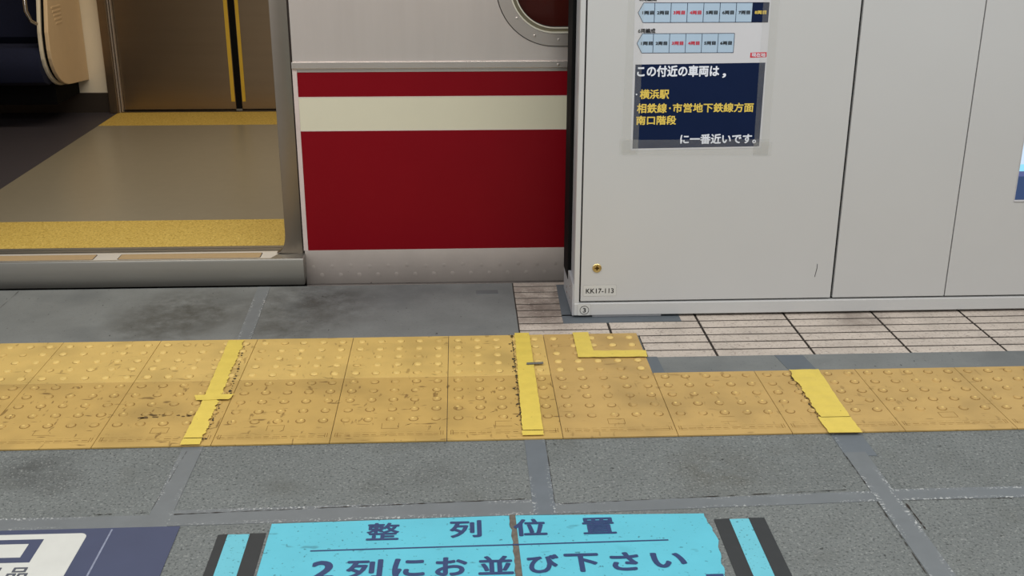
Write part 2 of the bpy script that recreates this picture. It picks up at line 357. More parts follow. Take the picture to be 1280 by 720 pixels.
# ------------------------------------------------------------------ tactile paving
TX = -0.945; YM = 2.918; YB = 2.523; ZT = 0.0055
tp = thing('tactile_paving', 'yellow dimpled tactile paving strip lying across the grey platform', 'tactile paving', (0, YM, 0))
DOMES = []
def tile(x0, x1, y0, y1, m, rows, cx0, near):
    mb = MB(); g = 0.0007
    mb.box(x0+g, x1-g, y0+(0 if near else g), y1-g, 0.0005, ZT, bev=0.0008, seg=1)
    for yy in rows:
        for k in range(5):
            x = cx0+0.03+0.06*k
            if x < x0+0.012 or x > x1-0.012: continue
            ph = random.uniform(0, 6.28); r0 = 0.0115; n = 20
            mb.lathe((x, yy, ZT-0.0002), 'z', [(r0, 0), (r0*0.93, 0.0018), (r0*0.78, 0.0034), (r0*0.5, 0.0043), (r0*0.2, 0.0046)], n, mi=1 if not near and random.random() < 0.8 else 0)
            if near and random.random() < 0.6:
                ox, oy = random.uniform(-.003, .003), random.uniform(-.003, .002); mb.lathe((x+ox, yy+oy, ZT+0.0042), 'z', [(0.0042, 0), (0.003, 0.0006), (0.001, 0.0007)], 10, mi=1)  # small pale disc set off centre, a highlight painted on the dome
            DOMES.append((x, yy))
            if near or random.random() < 0.8:                # grime caught round the dome's foot
                a0 = random.randrange(n); ln = random.randrange(9, n+1) if near else random.randrange(4, 13)
                for q in range(ln):
                    t0, t1 = 2*math.pi*(a0+q)/n, 2*math.pi*(a0+q+1)/n; w = 0.0021 if near else 0.0012
                    mb.face([(x+r*math.cos(t), yy+r*math.sin(t), ZT+0.0003) for r, t in ((r0-.0004, t0), (r0+w, t0), (r0+w, t1), (r0-.0004, t1))], 2)
    if near:
        for yy, w in ((2.560, 0.0028), (2.552, 0.0014), (2.572, 0.0008)):       # moulded bevel lines along the front
            for k in range(12):
                a = x0+0.012+(x1-x0-0.024)*k/12; b = a+(x1-x0-0.024)/12*random.uniform(0.5, 1.0); h = w*random.uniform(0.4, 1)
                mb.face([(a, yy, ZT+.0003), (b, yy, ZT+.0003), (b, yy+h, ZT+.0003), (a, yy+h, ZT+.0003)], 2)
        for xx in (x0+0.010, x0+0.016, x1-0.010, x1-0.016):
            mb.face([(xx-.0008, 2.553, ZT+.0003), (xx+.0008, 2.553, ZT+.0003), (xx+.0008, 2.576, ZT+.0003), (xx-.0008, 2.576, ZT+.0003)], 2)
        xc = (x0+x1)/2; o = [(xc-.022, 2.594), (xc+.022, 2.594), (xc+.022, 2.624), (xc-.022, 2.624)]        # embossed mark
        for i in range(4):
            if random.random() < 0.7:
                a, b = Vector(o[i]), Vector(o[(i+1) % 4]); d = (b-a).normalized(); q = Vector((-d.y, d.x))*0.0007
                mb.face([(*(a-q), ZT+.0003), (*(b-q), ZT+.0003), (*(b+q), ZT+.0003), (*(a+q), ZT+.0003)], 2)
    return mb.build('tile', [m, m_dome, m_grime], tp)
near_rows = [2.888-0.06*k for k in range(5)]; far_rows = [2.950+0.06*k for k in range(5)]
for k in range(-4, 12):
    x0 = TX+0.3*k
    tile(x0, x0+0.3, YB, YM, m_tile_near if x0 < 0.2 else m_tile_right, near_rows, x0, True)
for k in range(-4, 5):
    x0 = TX+0.3*k
    tile(x0, min(x0+0.3, 0.556), YM, 3.228, m_tile_far if x0 < 0.2 else m_tile_right, far_rows, x0, False)
sc_ = MB()                                                    # scuffs on the worn tiles
for i in range(60):
    x, y = random.uniform(-1.3, 0.25), random.uniform(2.55, 3.2); a = random.choice((-0.7, -0.5, 0.3, 0.8, 1.2))+random.uniform(-.3, .3); ln = random.uniform(.006, .03); w = random.uniform(.0004, .0013)
    d = Vector((math.cos(a), math.sin(a)))*ln; q = Vector((-math.sin(a), math.cos(a)))*w
    sc_.face([(x, y, ZT+.0004), (x+q.x+d.x*.5, y+q.y+d.y*.5, ZT+.0004), (x+d.x, y+d.y, ZT+.0004), (x-q.x+d.x*.5, y-q.y+d.y*.5, ZT+.0004)])
for bx, by in ((-0.845, 2.695), (-0.815, 2.695), (-0.752, 2.70)):
    for i in range(5):
        x, y = bx+random.uniform(-.02, .02), by+random.uniform(-.012, .012); r = random.uniform(.003, .008)
        sc_.face([(x+r*random.uniform(.5, 1.8)*math.cos(t), y+r*random.uniform(.3, .9)*math.sin(t), ZT+.0005) for t in [k*math.pi/4 for k in range(8)]])
sc_.build('scuff_mark', mat('scuff_brown', (92, 72, 40), 0.9, var=0.2), tp)['kind'] = 'stuff'

# ------------------------------------------------------------------ yellow tapes on the tactile paving
def dome_z(x, y):
    z = 0
    for dx, dy in DOMES:
        r = math.hypot(x-dx, y-dy)
        if r < 0.036: z = max(z, 0.0012*min(1, (0.036-r)/0.026))
    return ZT+0.0042+z
def tape(mb, a0, a1, b0, b1, jag=(0.002, 0.002), nu=10, step=0.006):
    """grid between two side lines a0->a1 (left) and b0->b1 (right), draped over the domes"""
    a0, a1, b0, b1 = map(Vector, (a0, a1, b0, b1)); n = max(2, int((a1-a0).length/step)); rows = []
    ja = jb = 0
    for i in range(n+1):
        t = i/n; A = a0.lerp(a1, t); B = b0.lerp(b1, t); w = (B-A).normalized()
        ja = 0.6*ja+random.uniform(-1, 1)*jag[0]; jb = 0.6*jb+random.uniform(-1, 1)*jag[1]
        A = A+w*ja; B = B+w*jb; rows.append([A.lerp(B, k/nu) for k in range(nu+1)])
    vs = [(p.x, p.y, dome_z(p.x, p.y)) for r in rows for p in r]
    mb.mesh(vs, [(i*(nu+1)+k, i*(nu+1)+k+1, (i+1)*(nu+1)+k+1, (i+1)*(nu+1)+k) for i in range(n) for k in range(nu)])
    return rows
def residue(pts, parent, size=0.006, seed=0):
    mb = MB()
    for x, y in pts:
        r = size*random.uniform(0.3, 1.0); n = 7; sx, sy = random.uniform(.5, 1.1), random.uniform(.7, 1.6)
        mb.face([(x+r*sx*random.uniform(.5, 1.1)*math.cos(2*math.pi*k/n), y+r*sy*random.uniform(.5, 1.1)*math.sin(2*math.pi*k/n), ZT+0.0012+0.0002*random.random()) for k in range(n)])
    mb.build('adhesive_residue', m_residue, parent, 'black adhesive residue along the torn edge')['kind'] = 'stuff'
t1 = thing('floor_tape', 'torn yellow tape across the tactile paving left of centre, with a short crosspiece', 'tape', (-0.7, 2.86, ZT))
mb = MB(); tape(mb, (-0.732, 3.212), (-0.720, 2.80), (-0.683, 3.212), (-0.674, 2.80), (0.001, 0.0035)); tape(mb, (-0.720, 2.795), (-0.721, 2.557), (-0.674, 2.795), (-0.672, 2.557), (0.001, 0.004)); tape(mb, (-0.722, 2.553), (-0.722, 2.520), (-0.672, 2.553), (-0.672, 2.520), (0.001, 0.001))
mb.build('strip', m_tape, t1, smooth=True)
mb = MB(); tape(mb, (-0.750, 2.810), (-0.740, 2.776), (-0.640, 2.814), (-0.652, 2.780), (0.004, 0.005), nu=18)
for i, v in enumerate(mb.v): mb.v[i] = (v[0], v[1], v[2]+0.001)
mb.build('crosspiece', m_tape, t1, smooth=True)
residue([(-0.678+0.022*k/22+random.uniform(-.002, .004), 3.2-0.68*k/40) for k in range(24)]+[(-0.672+random.uniform(0, .006), 2.77-0.012*k) for k in range(14)]+[(-0.72+0.008*k, 2.556) for k in range(8)], t1, 0.006)
t2 = thing('floor_tape', 'long yellow tape with black ragged left edge, across the middle of the tactile paving', 'tape', (0.18, 2.88, ZT))
mb = MB(); tape(mb, (0.164, 3.234), (0.152, 2.562), (0.211, 3.234), (0.206, 2.562), (0.0012, 0.0006)); tape(mb, (0.150, 2.558), (0.150, 2.533), (0.206, 2.558), (0.206, 2.533), (.001, .001)); mb.build('strip', m_tape, t2, smooth=True)
pts = []
for yc in (3.215, 3.15, 3.10, 3.03, 2.97, 2.94, 2.86, 2.82, 2.78, 2.72, 2.66):
    pts += [(0.152-0.008*(3.2-yc)+random.uniform(-.006, .006), yc+random.uniform(-.012, .012)) for _ in range(4)]
pts += [(0.1555-0.006*(3.2-y), y) for y in [3.22-0.011*k for k in range(60)]]+[(0.16+0.006*k, 2.560) for k in range(6)]
residue(pts, t2, 0.0055)
t3 = thing('floor_tape', 'yellow tape on the right of the tactile paving, below the grey edge strip', 'tape', (1.0, 2.71, ZT))
mb = MB(); tape(mb, (0.957, 2.912), (0.953, 2.60), (1.045, 2.912), (1.034, 2.60), (0.0030, 0.0008)); tape(mb, (0.946, 2.603), (0.948, 2.512), (1.034, 2.603), (1.036, 2.510), (0.001, 0.001)); mb.build('strip', m_tape, t3, smooth=True)
residue([(0.951+random.uniform(-.003, .002), 2.88-0.0075*k) for k in range(38)]+[(1.0+0.02*math.sin(k*2), 2.84-0.04*k) for k in range(5)], t3, 0.0045)
t4 = thing('corner_tape', 'yellow L shaped corner tape on the tactile paving by the gate', 'tape', (0.4, 3.1, ZT))
mb = MB(); tape(mb, (0.349, 3.230), (0.347, 3.030), (0.400, 3.232), (0.398, 3.030), (0.0006, 0.0006)); mb.build('strip', m_tape, t4, smooth=True)
mb = MB(); tape(mb, (0.398, 3.079), (0.560, 3.076), (0.398, 3.028), (0.557, 3.026), (0.0006, 0.0008)); mb.build('strip', m_tape, t4, smooth=True)
mb = MB(); mb.prism([(0.188, 2.979), (0.238, 2.983), (0.239, 2.996), (0.189, 2.993)], 'z', ZT+.0058, ZT+.0068)
tag(mb.build('tape_scrap', mat('grey_tape', (104, 104, 98), 0.6)), 'small grey scrap of tape stuck over the middle yellow tape', 'tape')

# ------------------------------------------------------------------ queue sheet and line marks on the floor
def jag_poly(pts, amp, seg=0.012):
    out = []
    for i in range(len(pts)):
        a, b = Vector(pts[i][:2]), Vector(pts[(i+1) % len(pts)][:2]); k = amp*(pts[i][2] if len(pts[i]) > 2 else 0); n = max(1, int((b-a).length/seg)) if k else 1
        q = Vector((-(b-a).y, (b-a).x)).normalized()
        for j in range(n): p = a.lerp(b, j/n)+q*(random.uniform(-k, k) if j else 0); out.append((p.x, p.y))
    return out
qs = thing('queue_sheet', 'large cyan floor sheet with dark blue writing at the bottom of the photo', 'floor sign', (0.05, 1.9, 0))
ZS = 0.0022
mb = MB(); mb.prism(jag_poly([(-0.432, 2.147), (-0.432, 1.45, 1), (0.108, 1.45, 1), (0.099, 2.158)], 0.0025), 'z', 0.0011, ZS); mb.build('sheet', m_cyan, qs)
mb = MB(); mb.prism(jag_poly([(0.113, 2.158), (0.122, 1.45), (0.536, 1.45, 1), (0.534, 1.91, 1), (0.549, 2.05, 1), (0.541, 2.147)], 0.0028), 'z', 0.0011, ZS); mb.build('sheet', m_cyan, qs)
def cell(ch, cx, cy, w, h, b=0.03):
    m = MB(); write(m, ch, cx-w/2, cx+w/2, cy-h/2, cy+h/2, on_floor(ZS+0.0005), b); m.build('lettering', m_navyink, qs)
cell('整', -0.182, 2.104, 0.072, 0.070, .022); cell('列', 0.0, 2.106, 0.071, 0.070)
cell('位', 0.143, 2.106, 0.074, 0.070); cell('置', 0.296, 2.106, 0.074, 0.067, .024)
for ch, cx, w in (('2', -0.298, 0.050), ('列', -0.212, 0.076), ('に', -0.120, 0.068), ('お', -0.031, 0.068), ('並', 0.062, 0.074), ('び', 0.162, 0.068), ('下', 0.244, 0.074), ('さ', 0.335, 0.062), ('い', 0.428, 0.074)):
    cell(ch, cx, 1.962+0.006*(cx+.3), w, 0.068 if ch != 'い' else 0.056, .034 if ch != '並' else 0.028)
mb = MB(); mb.face([(-0.333, 2.032, ZS+.0005), (0.441, 2.040, ZS+.0005), (0.441, 2.0448, ZS+.0005), (-0.333, 2.0368, ZS+.0005)]); mb.build('rule', m_navyink, qs)
mb = MB(); mb.face([(0.49, 1.87, ZS+.0005), (0.531, 1.87, ZS+.0005), (0.531, 1.912, ZS+.0005), (0.495, 1.912, ZS+.0005)]); mb.build('border', m_navyink, qs)
mb = MB(); n = 40; L = []; R = []
for i in range(n+1):
    y = 2.162-0.72*i/n; c = 0.106+0.009*i/n; bulge = 0.006 if 1.955 < y < 1.985 else 0
    L.append((c-0.006-random.uniform(0, .002)-bulge, y, .0019)); R.append((c+0.006+random.uniform(0, .002), y, .0019))
for i in range(n): mb.face([L[i], L[i+1], R[i+1], R[i]])
structure(mb.build('slab_joint', m_crack, floor))

def queue_line(label, x0, xa, xb, x1, ytop, xoff):
    t = thing('queue_line', label, 'line marking', ((x0+x1)/2, 1.7, 0), None)
    mb = MB(); mb.prism([(x0, ytop-.003), (x0+xoff, 1.2), (xa+xoff, 1.2), (xa, ytop)], 'z', .0002, .0017); mb.build('border', m_black_tape, t, 'black border stripe')
    mb = MB(); mb.prism([(xb, ytop), (xb+xoff, 1.2), (x1+xoff, 1.2), (x1, ytop)], 'z', .0002, .0017); mb.build('border', m_black_tape, t, 'black border stripe')
    mb = MB(); mb.prism(jag_poly([(xa-.001, ytop-.003), (xa+xoff-.001, 1.2), (xb+xoff+.001, 1.2, 1), (xb+.001, ytop-.003, 1)], 0.0015), 'z', .0002, .0014); mb.build('stripe', m_cyan_dull, t, 'cyan centre stripe')
queue_line('cyan floor line with black borders to the left of the cyan sheet', -0.543, -0.522, -0.474, -0.439, 2.111, 0.002)
queue_line('cyan floor line with black borders to the right of the cyan sheet', 0.559, 0.594, 0.638, 0.674, 2.125, -0.006)

nv = thing('floor_sticker', 'navy floor sticker with a white rounded panel in the lower left corner', 'floor sign', (-1.0, 1.8, 0))
mb = MB(); mb.prism([(-1.75, 2.142), (-1.75, 1.45), (-0.625, 1.45), (-0.634, 2.147)], 'z', .0011, .0021); mb.build('sheet', m_navy_sheet, nv)
mb = MB(); mb.prism([(p[0], p[1]) for p in rrect(-1.60, -0.829, 1.5, 2.127, 0.016)], 'z', .0021, .0026); mb.build('panel', m_white_sheet, nv, 'white rounded panel')
mb = MB(); zz = .0030
mb.ring([(-0.917, 2.106), (-1.06, 2.106), (-1.06, 2.018), (-0.917, 2.018)], [(-0.943, 2.089), (-1.032, 2.089), (-1.032, 2.037), (-0.943, 2.037)], 'z', .0026, .0030)
mb.build('icon', m_navy_sheet, nv, 'navy square outline icon')
mb = MB()
write(mb, '品', -0.948, -0.905, 1.956, 2.000, on_floor(zz), 0.02); write(mb, '引', -1.012, -0.966, 1.956, 2.001, on_floor(zz), 0.02)
mb.build('lettering', m_ink_grey, nv)
mb = MB(); mb.face([(-0.783, 2.14, .0024), (-0.779, 2.14, .0024), (-0.777, 1.46, .0024), (-0.782, 1.46, .0024)]); mb.build('crease', mat('crease_pale', (126, 132, 152), 0.7, var=0.2, scale=90), nv)

# ------------------------------------------------------------------ platform gate
GY = 3.375
gt = thing('platform_gate', 'pale grey platform edge gate cabinet standing on the right', 'gate', (1.5, 3.52, 0))
GR = 3.2; GT = 1.32
mb = MB(); mb.box(0.386, GR, GY+0.014, 3.66, 0.0125, GT-0.01); mb.build('housing', m_gap, gt)
def panel(x0, x1, z0=0.0605, z1=GT-.02):
    mb = MB(); mb.box(x0, x1, GY, GY+0.018, z0, z1, bev=0.0015); return mb.build('panel', m_gate, gt)
p1 = panel(0.3895, 1.2255); panel(1.2335, 1.612); panel(1.6155, 2.40); panel(2.4035, GR)
mb = MB(); mb.box(0.368, GR, GY-0.005, GY+0.03, 0.012, 0.0545, bev=0.0025); mb.build('plinth', m_gate, gt)
mb = MB(); mb.box(0.368, 0.3845, GY-0.003, GY+0.020, 0.05, GT, bev=0.002); mb.box(0.372, 0.39, GY+0.018, 3.52, 0.012, GT, mi=1); mb.build('corner_post', [m_gate, m_gate_side], gt)
mb = MB(); mb.box(0.360, 0.40, 3.522, 3.665, 0.085, GT, bev=.004); mb.build('edge_seal', m_rubber, gt)
mb = MB(); mb.prism([(GY-.002, 0.012), (3.665, 0.0045), (3.675, 0.112), (3.575, 0.085), (3.52, 0.12), (GY, 0.12)], 'x', 0.362, 0.372, bev=.001); mb.build('bracket', m_gate_side, gt)
for yy, z in ((3.55, .05), (3.44, .05), (3.55, .03), (3.44, .09)):
    mb = MB(); mb.box(0.3605, 0.3625, yy-.004, yy+.004, z-.004, z+.004, bev=.001); mb.build('bolt', m_chrome, gt)
mb = MB(); mb.box(0.36, GR, GY-0.008, 3.67, GT-0.012, GT+0.03, bev=.006); mb.build('top_cap', m_gate, gt)
for a, b in ((0.43, 0.66), (2.2, 2.45)):
    mb = MB(); mb.box(a, b, GY+.001, 3.62, 0.0042, 0.0125, bev=.001); mb.build('foot_plate', m_gate_side, gt)
mb = MB(); mb.lathe((0.441, GY, 0.176), 'y-', [(0.0150, -.001), (0.0150, .0018), (0.0135, .0032), (0.0115, .0032), (0.0105, .0018), (0.001, .0018)], 32)
lk = mb.build('lock', m_brass, p1, 'brass lock ring', smooth=True)
mb = MB(); mb.box(0.4335, 0.4485, GY-.0034, GY-.0015, 0.1735, 0.1785, bev=.0008); mb.box(0.4385, 0.4435, GY-.0034, GY-.0015, 0.169, 0.183, bev=.0008); mb.build('keyhole', mat('dark_brass', (92, 70, 36), .4, .8), gt, 'dark keyway in the brass lock')
mb = MB(); mb.tube([(1.166, GY-.0003, .135), (1.1685, GY-.0003, .15), (1.171, GY-.0003, .165), (1.171, GY-.0003, .18)], .0009, 6); mb.build('scratch', m_ink, p1, 'short dark scratch')

def sticker(name, label, x0, x1, z0, z1, y=GY):
    t = thing(name, label, 'sticker', ((x0+x1)/2, y, z0)); mb = MB(); mb.prism(rrect(x0, x1, z0, z1, .004), 'y', y-.0006, y-.0001); mb.ring(rrect(x0-.0006, x1+.0006, z0-.0006, z1+.0006, .0046), rrect(x0, x1, z0, z1, .004), 'y', y-.0005, y-.0001, mi=1); mb.build('film', [m_label, m_film_edge], t); return t
s1 = sticker('number_sticker', 'small pale sticker with KK17-113 at the gate panel bottom', 0.398, 0.507, 0.079, 0.117)
mb = MB(); write(mb, 'KK17-113', 0.4065, 0.4985, 0.0885, 0.1055, on_gate(GY-.0010), 0.012); mb.build('lettering', m_ink, s1)
s2 = sticker('number_sticker', 'tiny sticker with a circled 3 on the plinth corner of the gate', 0.380, 0.4225, 0.0135, 0.0525, GY-.005)
mb = MB(); c = (0.4025, 0.0315); oo = [(c[0]+.0152*math.cos(t*math.pi/18), c[1]+.0152*math.sin(t*math.pi/18)) for t in range(36)]; ii = [(c[0]+.0137*math.cos(t*math.pi/18), c[1]+.0137*math.sin(t*math.pi/18)) for t in range(36)]
mb.ring(oo, ii, 'y', GY-.0062, GY-.0056); write(mb, '3', c[0]-.005, c[0]+.005, c[1]-.008, c[1]+.008, on_gate(GY-.0060), .02); mb.build('lettering', m_ink, s2)

# notice
nt = thing('notice', 'white and navy paper notice in Japanese taped to the gate', 'notice', (0.743, GY, 0.57))
mb = MB(); mb.prism([(0.536, 0.566), (0.951, 0.571), (0.945, 1.19), (0.531, 1.19)], 'y', GY-.0007, GY-.0001); mb.build('sheet', m_white, nt)
N1, N2, N3 = GY-.0010, GY-.0014, GY-.0018
mb = MB(); mb.face([(0.542, N1, 0.572), (0.945, N1, 0.576), (0.944, N1, 0.838), (0.541, N1, 0.834)]); npn = mb.build('blue_panel', m_npanel, nt, 'navy lower panel')
mb = MB(); write(mb, 'この付近の車両は', 0.547, 0.802, 0.796, 0.831, on_gate(N2), .035); write(mb, '，', 0.812, 0.824, 0.792, 0.806, on_gate(N2), .03)
write(mb, 'に一番近いです。', 0.692, 0.934, 0.585, 0.617, on_gate(N2), .03)
write(mb, '・', 0.5455, 0.5505, 0.740, 0.745, on_gate(N2), .02); mb.build('lettering', m_wtext, nt, 'white lettering')
mb = MB(); write(mb, '横浜駅', 0.558, 0.650, 0.728, 0.758, on_gate(N2), .03); write(mb, '相鉄線', 0.551, 0.645, 0.684, 0.7145, on_gate(N2), .026); write(mb, '・', 0.6515, 0.6575, 0.696, 0.702, on_gate(N2), .026); write(mb, '市営地下鉄線方面', 0.663, 0.918, 0.685, 0.7145, on_gate(N2), .026); write(mb, '南口階段', 0.550, 0.676, 0.647, 0.676, on_gate(N2), .028)
mb.build('lettering', m_ytext, nt, 'yellow lettering')
def cars(z0, z1, n, dark):
    W = 0.0498; x0 = 0.543; xs = [x0]+[0.5928+W*k for k in range(n)]
    mb = MB(); zm = (z0+z1)/2; x9 = xs[-1]
    mb.face([(x0, N1, zm), (x0+.0155, N1, z0), (x9, N1, z0), (x9, N1, z1), (x0+.0155, N1, z1)])
    mb.build('car_diagram', m_npale, nt, 'pale blue row of carriages')
    ln = MB(); h = .0008
    def seg(a, b):
        a, b = Vector(a), Vector(b); d = (b-a).normalized(); q = Vector((-d.y, d.x))*h
        ln.face([(p.x, N2, p.y) for p in (a-q, b-q, b+q, a+q)])
    seg((x0, zm), (x0+.0155, z0)); seg((x0, zm), (x0+.0155, z1)); seg((x0+.0155, z0), (x9, z0)); seg((x0+.0155, z1), (x9, z1))
    for x in xs[1:]: seg((x, z0), (x, z1))
    if dark: ln.face([(xs[-2], N2, z0), (x9, N2, z0), (x9, N2, z1), (xs[-2], N2, z1)])
    ln.build('outline', m_line if not dark else m_npanel, nt)
    for c, pick in ((m_ink, (0, 1, 4, 5, 6)), (m_rtext, (2, 3)), (m_ytext, (7,))):
        t = MB(); use = [k for k in pick if k < n]
        for k in use:
            xa = xs[k]+(.0125 if k == 0 else .0075); write(t, '%d両目' % (k+1), xa, xa+.0355, zm-.0055, zm+.0055, on_gate(N3), .03)
        if use: t.build('lettering', c, nt, {0: 'black', 1: 'red', 2: 'yellow'}[(m_ink, m_rtext, m_ytext).index(c)]+' carriage numbers')
cars(0.960, 1.018, 8, True); cars(0.869, 0.927, 6, False)
mb = MB(); write(mb, '8両編成', 0.545, 0.598, 1.0225, 1.0365, on_gate(N2), .03); write(mb, '6両編成', 0.545, 0.598, 0.9285, 0.9425, on_gate(N2), .03); mb.build('lettering', m_ink, nt, 'black headings')
mb = MB(); mb.face([(0.895, N1, 0.853), (0.946, N1, 0.8545), (0.946, N1, 0.870), (0.895, N1, 0.8685)]); mb.build('tag', m_rtext, nt, 'small red tag')
mb = MB(); write(mb, '現在地', 0.899, 0.942, 0.8555, 0.8675, on_gate(N2), .02); mb.build('lettering', m_wtext, nt, 'white lettering on the red tag')
for poly in ([(0.506, .556), (0.560, .556), (0.561, 1.2), (0.513, 1.2)], [(0.928, .549), (0.976, .549), (0.972, 1.2), (0.921, 1.2)], [(0.510, .552), (0.976, .548), (0.976, .5995), (0.510, .600)], [(0.500, .553), (0.558, .553), (0.558, .602), (0.500, .602)], [(0.927, .545), (0.986, .545), (0.986, .590), (0.927, .590)]):
    mb = MB(); mb.face([(x, GY-.0022-.0002*random.random(), z) for x, z in poly]); mb.build('clear_tape', m_clear, nt, 'strip of clear tape')

# screen at the right edge
sr = thing('display_screen', 'lit blue display screen on the gate at the right edge of the photo', 'screen', (2.05, GY, 0.38))
mb = MB(); mb.prism([(1.800, .386), (2.36, .386), (2.36, 1.0), (1.800, 1.0)], 'y', GY-.003, GY-.0002); mb.build('bezel', m_white, sr)
mb = MB(); mb.face([(1.8005, GY-.0034, .392), (2.355, GY-.0034, .392), (2.355, GY-.0034, .470), (1.8005, GY-.0034, .470)]); mb.build('image_band', emissive('screen_navy', (36, 66, 112), 0.9), sr, 'navy band')
mb = MB(); mb.face([(1.8005, GY-.0034, .470), (2.355, GY-.0034, .470), (2.355, GY-.0034, .487), (1.8005, GY-.0034, .487)]); mb.build('image_band', emissive('screen_violet', (86, 96, 150), 0.9), sr, 'violet band')
mb = MB(); mb.face([(1.8005, GY-.0034, .487), (2.355, GY-.0034, .487), (2.355, GY-.0034, .51), (1.8005, GY-.0034, .51)]); mb.build('image_band', emissive('screen_cyan', (150, 226, 250), 1.0), sr, 'cyan band')
mb = MB(); mb.face([(1.8005, GY-.0034, .51), (2.355, GY-.0034, .51), (2.355, GY-.0034, .99), (1.8005, GY-.0034, .99)]); mb.build('image_band', emissive('screen_pale', (206, 228, 250), 1.0), sr, 'pale band')

# ------------------------------------------------------------------ train
TY = 3.85
tr = thing('train_carriage', 'silver and red train carriage with its doorway open at the platform', 'train', (0, 5.25, -1.1))
TX0, TX1 = -4.6, 4.6
def part(name, m, label=None, parent=None, smooth=False): 
    o = mb.build(name, m, parent or tr, label, smooth); return o
# side wall right of the door, with a window opening
WX0, WX1, WZ0, WZ1 = 0.132, 1.45, 0.831, 1.70
Ro = rrect(WX0, WX1, WZ0, WZ1, 0.20, 14); Rm = rrect(WX0+.044, WX1-.044, WZ0+.044, WZ1-.044, 0.156, 14); Ri = rrect(WX0+.057, WX1-.057, WZ0+.057, WZ1-.057, 0.143, 14)
mb = MB(); bm = bmesh.new()
out = [(TX1, 2.3), (-0.573, 2.3), (-0.573, 0.757), (TX1, 0.757)]
ov = [bm.verts.new((x, TY, z)) for x, z in out]; iv = [bm.verts.new((x, TY, z)) for x, z in Ro]
es = [bm.edges.new((ov[i], ov[(i+1) % 4])) for i in range(4)]+[bm.edges.new((iv[i], iv[(i+1) % len(iv)])) for i in range(len(iv))]
bmesh.ops.triangle_fill(bm, edges=es, use_beauty=True)
bmesh.ops.recalc_face_normals(bm, faces=bm.faces); mb.bm(bm); mb.box(-0.573, TX1, TY+.001, TY+.02, -0.9, 0.757); part('body_panel', m_steel)
mb = MB(); mb.box(-0.576, TX1, TY-.012, TY+.001, 0.757, 0.7805, bev=.002); mb.box(-0.576, TX1, TY-.003, TY+.001, 0.744, 0.757, bev=.0008); part('belt_moulding', m_steel_frame)
mb = MB(); mb.box(-0.5755, -0.560, TY-.0032, TY+.001, 0.098, 0.758); part('edge_moulding', m_edging)
mb = MB(); mb.box(-0.5605, TX1, TY-.002, TY+.001, 0.657, 0.7435); part('red_band', m_red)
mb = MB(); mb.box(-0.5605, TX1, TY-.002, TY+.001, 0.098, 0.540); part('red_band', m_red)
mb = MB(); mb.box(-0.5605, TX1, TY-.002, TY+.001, 0.540, 0.657); mb.box(-0.5605, TX1, TY-.0025, TY+.001, 0.538, 0.5405, mi=1); mb.box(-0.5605, TX1, TY-.0025, TY+.001, 0.6565, 0.659, mi=1); part('cream_stripe', [m_cream, m_edging])
mb = MB(); mb.box(-0.5725, TX1, TY-.0035, TY+.001, -0.032, 0.098, bev=.001)
for k in range(24):
    for z in (0.034+.002*(k % 3), 0.003):
        x = -0.545+0.0685*k+(0.03 if z < .02 else 0)
        mb.lathe((x, TY-.0034, z), 'y-', [(.009, 0), (.006, .0004), (.002, .0007), (.0005, .0007)], 12)
part('skirt', m_skirt, 'bare steel skirt with weld dimples', smooth=True)
mb = MB(); mb.box(TX0, TX1, TY+.012, TY+.03, -0.9, -0.03); part('underframe', m_dark)
mb = MB(); mb.ring(Ro, Rm, 'y', TY-.006, TY+.004)
mb.ring(rrect(WX0-.003, WX1+.003, WZ0-.003, WZ1+.003, .203, 14), Ro, 'y', TY-.0015, TY+.004, mi=1); wf = part('window_frame', [m_steel_frame, m_seal])
def wring(d0, d1, y0, y1, mi):
    mb.ring(*[rrect(WX0+d, WX1-d, WZ0+d, WZ1-d, .20-d, 14) for d in (d0, d1)], 'y', y0, y1, mi=mi)
mb = MB(); wring(.0435, .0480, TY-.010, TY+.001, 0); wring(.048, .0590, TY-.002, TY+.012, 1); wring(.059, .0630, TY-.006, TY+.012, 0); wring(.063, .0650, TY-.002, TY+.012, 2)
mb.build('bead', [mat('bead_highlight', (226, 220, 204), .35, .2), mat('olive_bead', (128, 120, 98), .35, .3), m_seal], wf)  # pale rings paint highlight lines along the olive bead
mb = MB(); mb.prism(rrect(WX0+.055, WX1-.055, WZ0+.055, WZ1-.055, .145, 14), 'y', TY+.013, TY+.018); mb.build('pane', m_glass, wf)
mb = MB(); mb.box(WX0-.05, WX1+.05, TY+.05, TY+.056, WZ0-.02, WZ1+.05); mb.build('window_backing', m_backing, wf)  # maroon sheet added behind the pane to give it a dark red tone
for bx, bz in ((0.345, 0.853), (0.20, 0.925), (0.262, 0.866), (0.52, .853), (0.70, .853)):
    mb = MB(); mb.lathe((bx, TY-.006, bz), 'y-', [(.0045, 0), (.0042, .0015), (.001, .0025)], 12); mb.build('bolt', m_steel_frame, wf, smooth=True)
for bx in (0.345, 0.345+.6): mb = MB(); mb.lathe((bx, TY-.012, .768), 'y-', [(.0045, 0), (.0042, .0015), (.001, .0025)], 12); part('bolt', m_steel_frame, smooth=True)
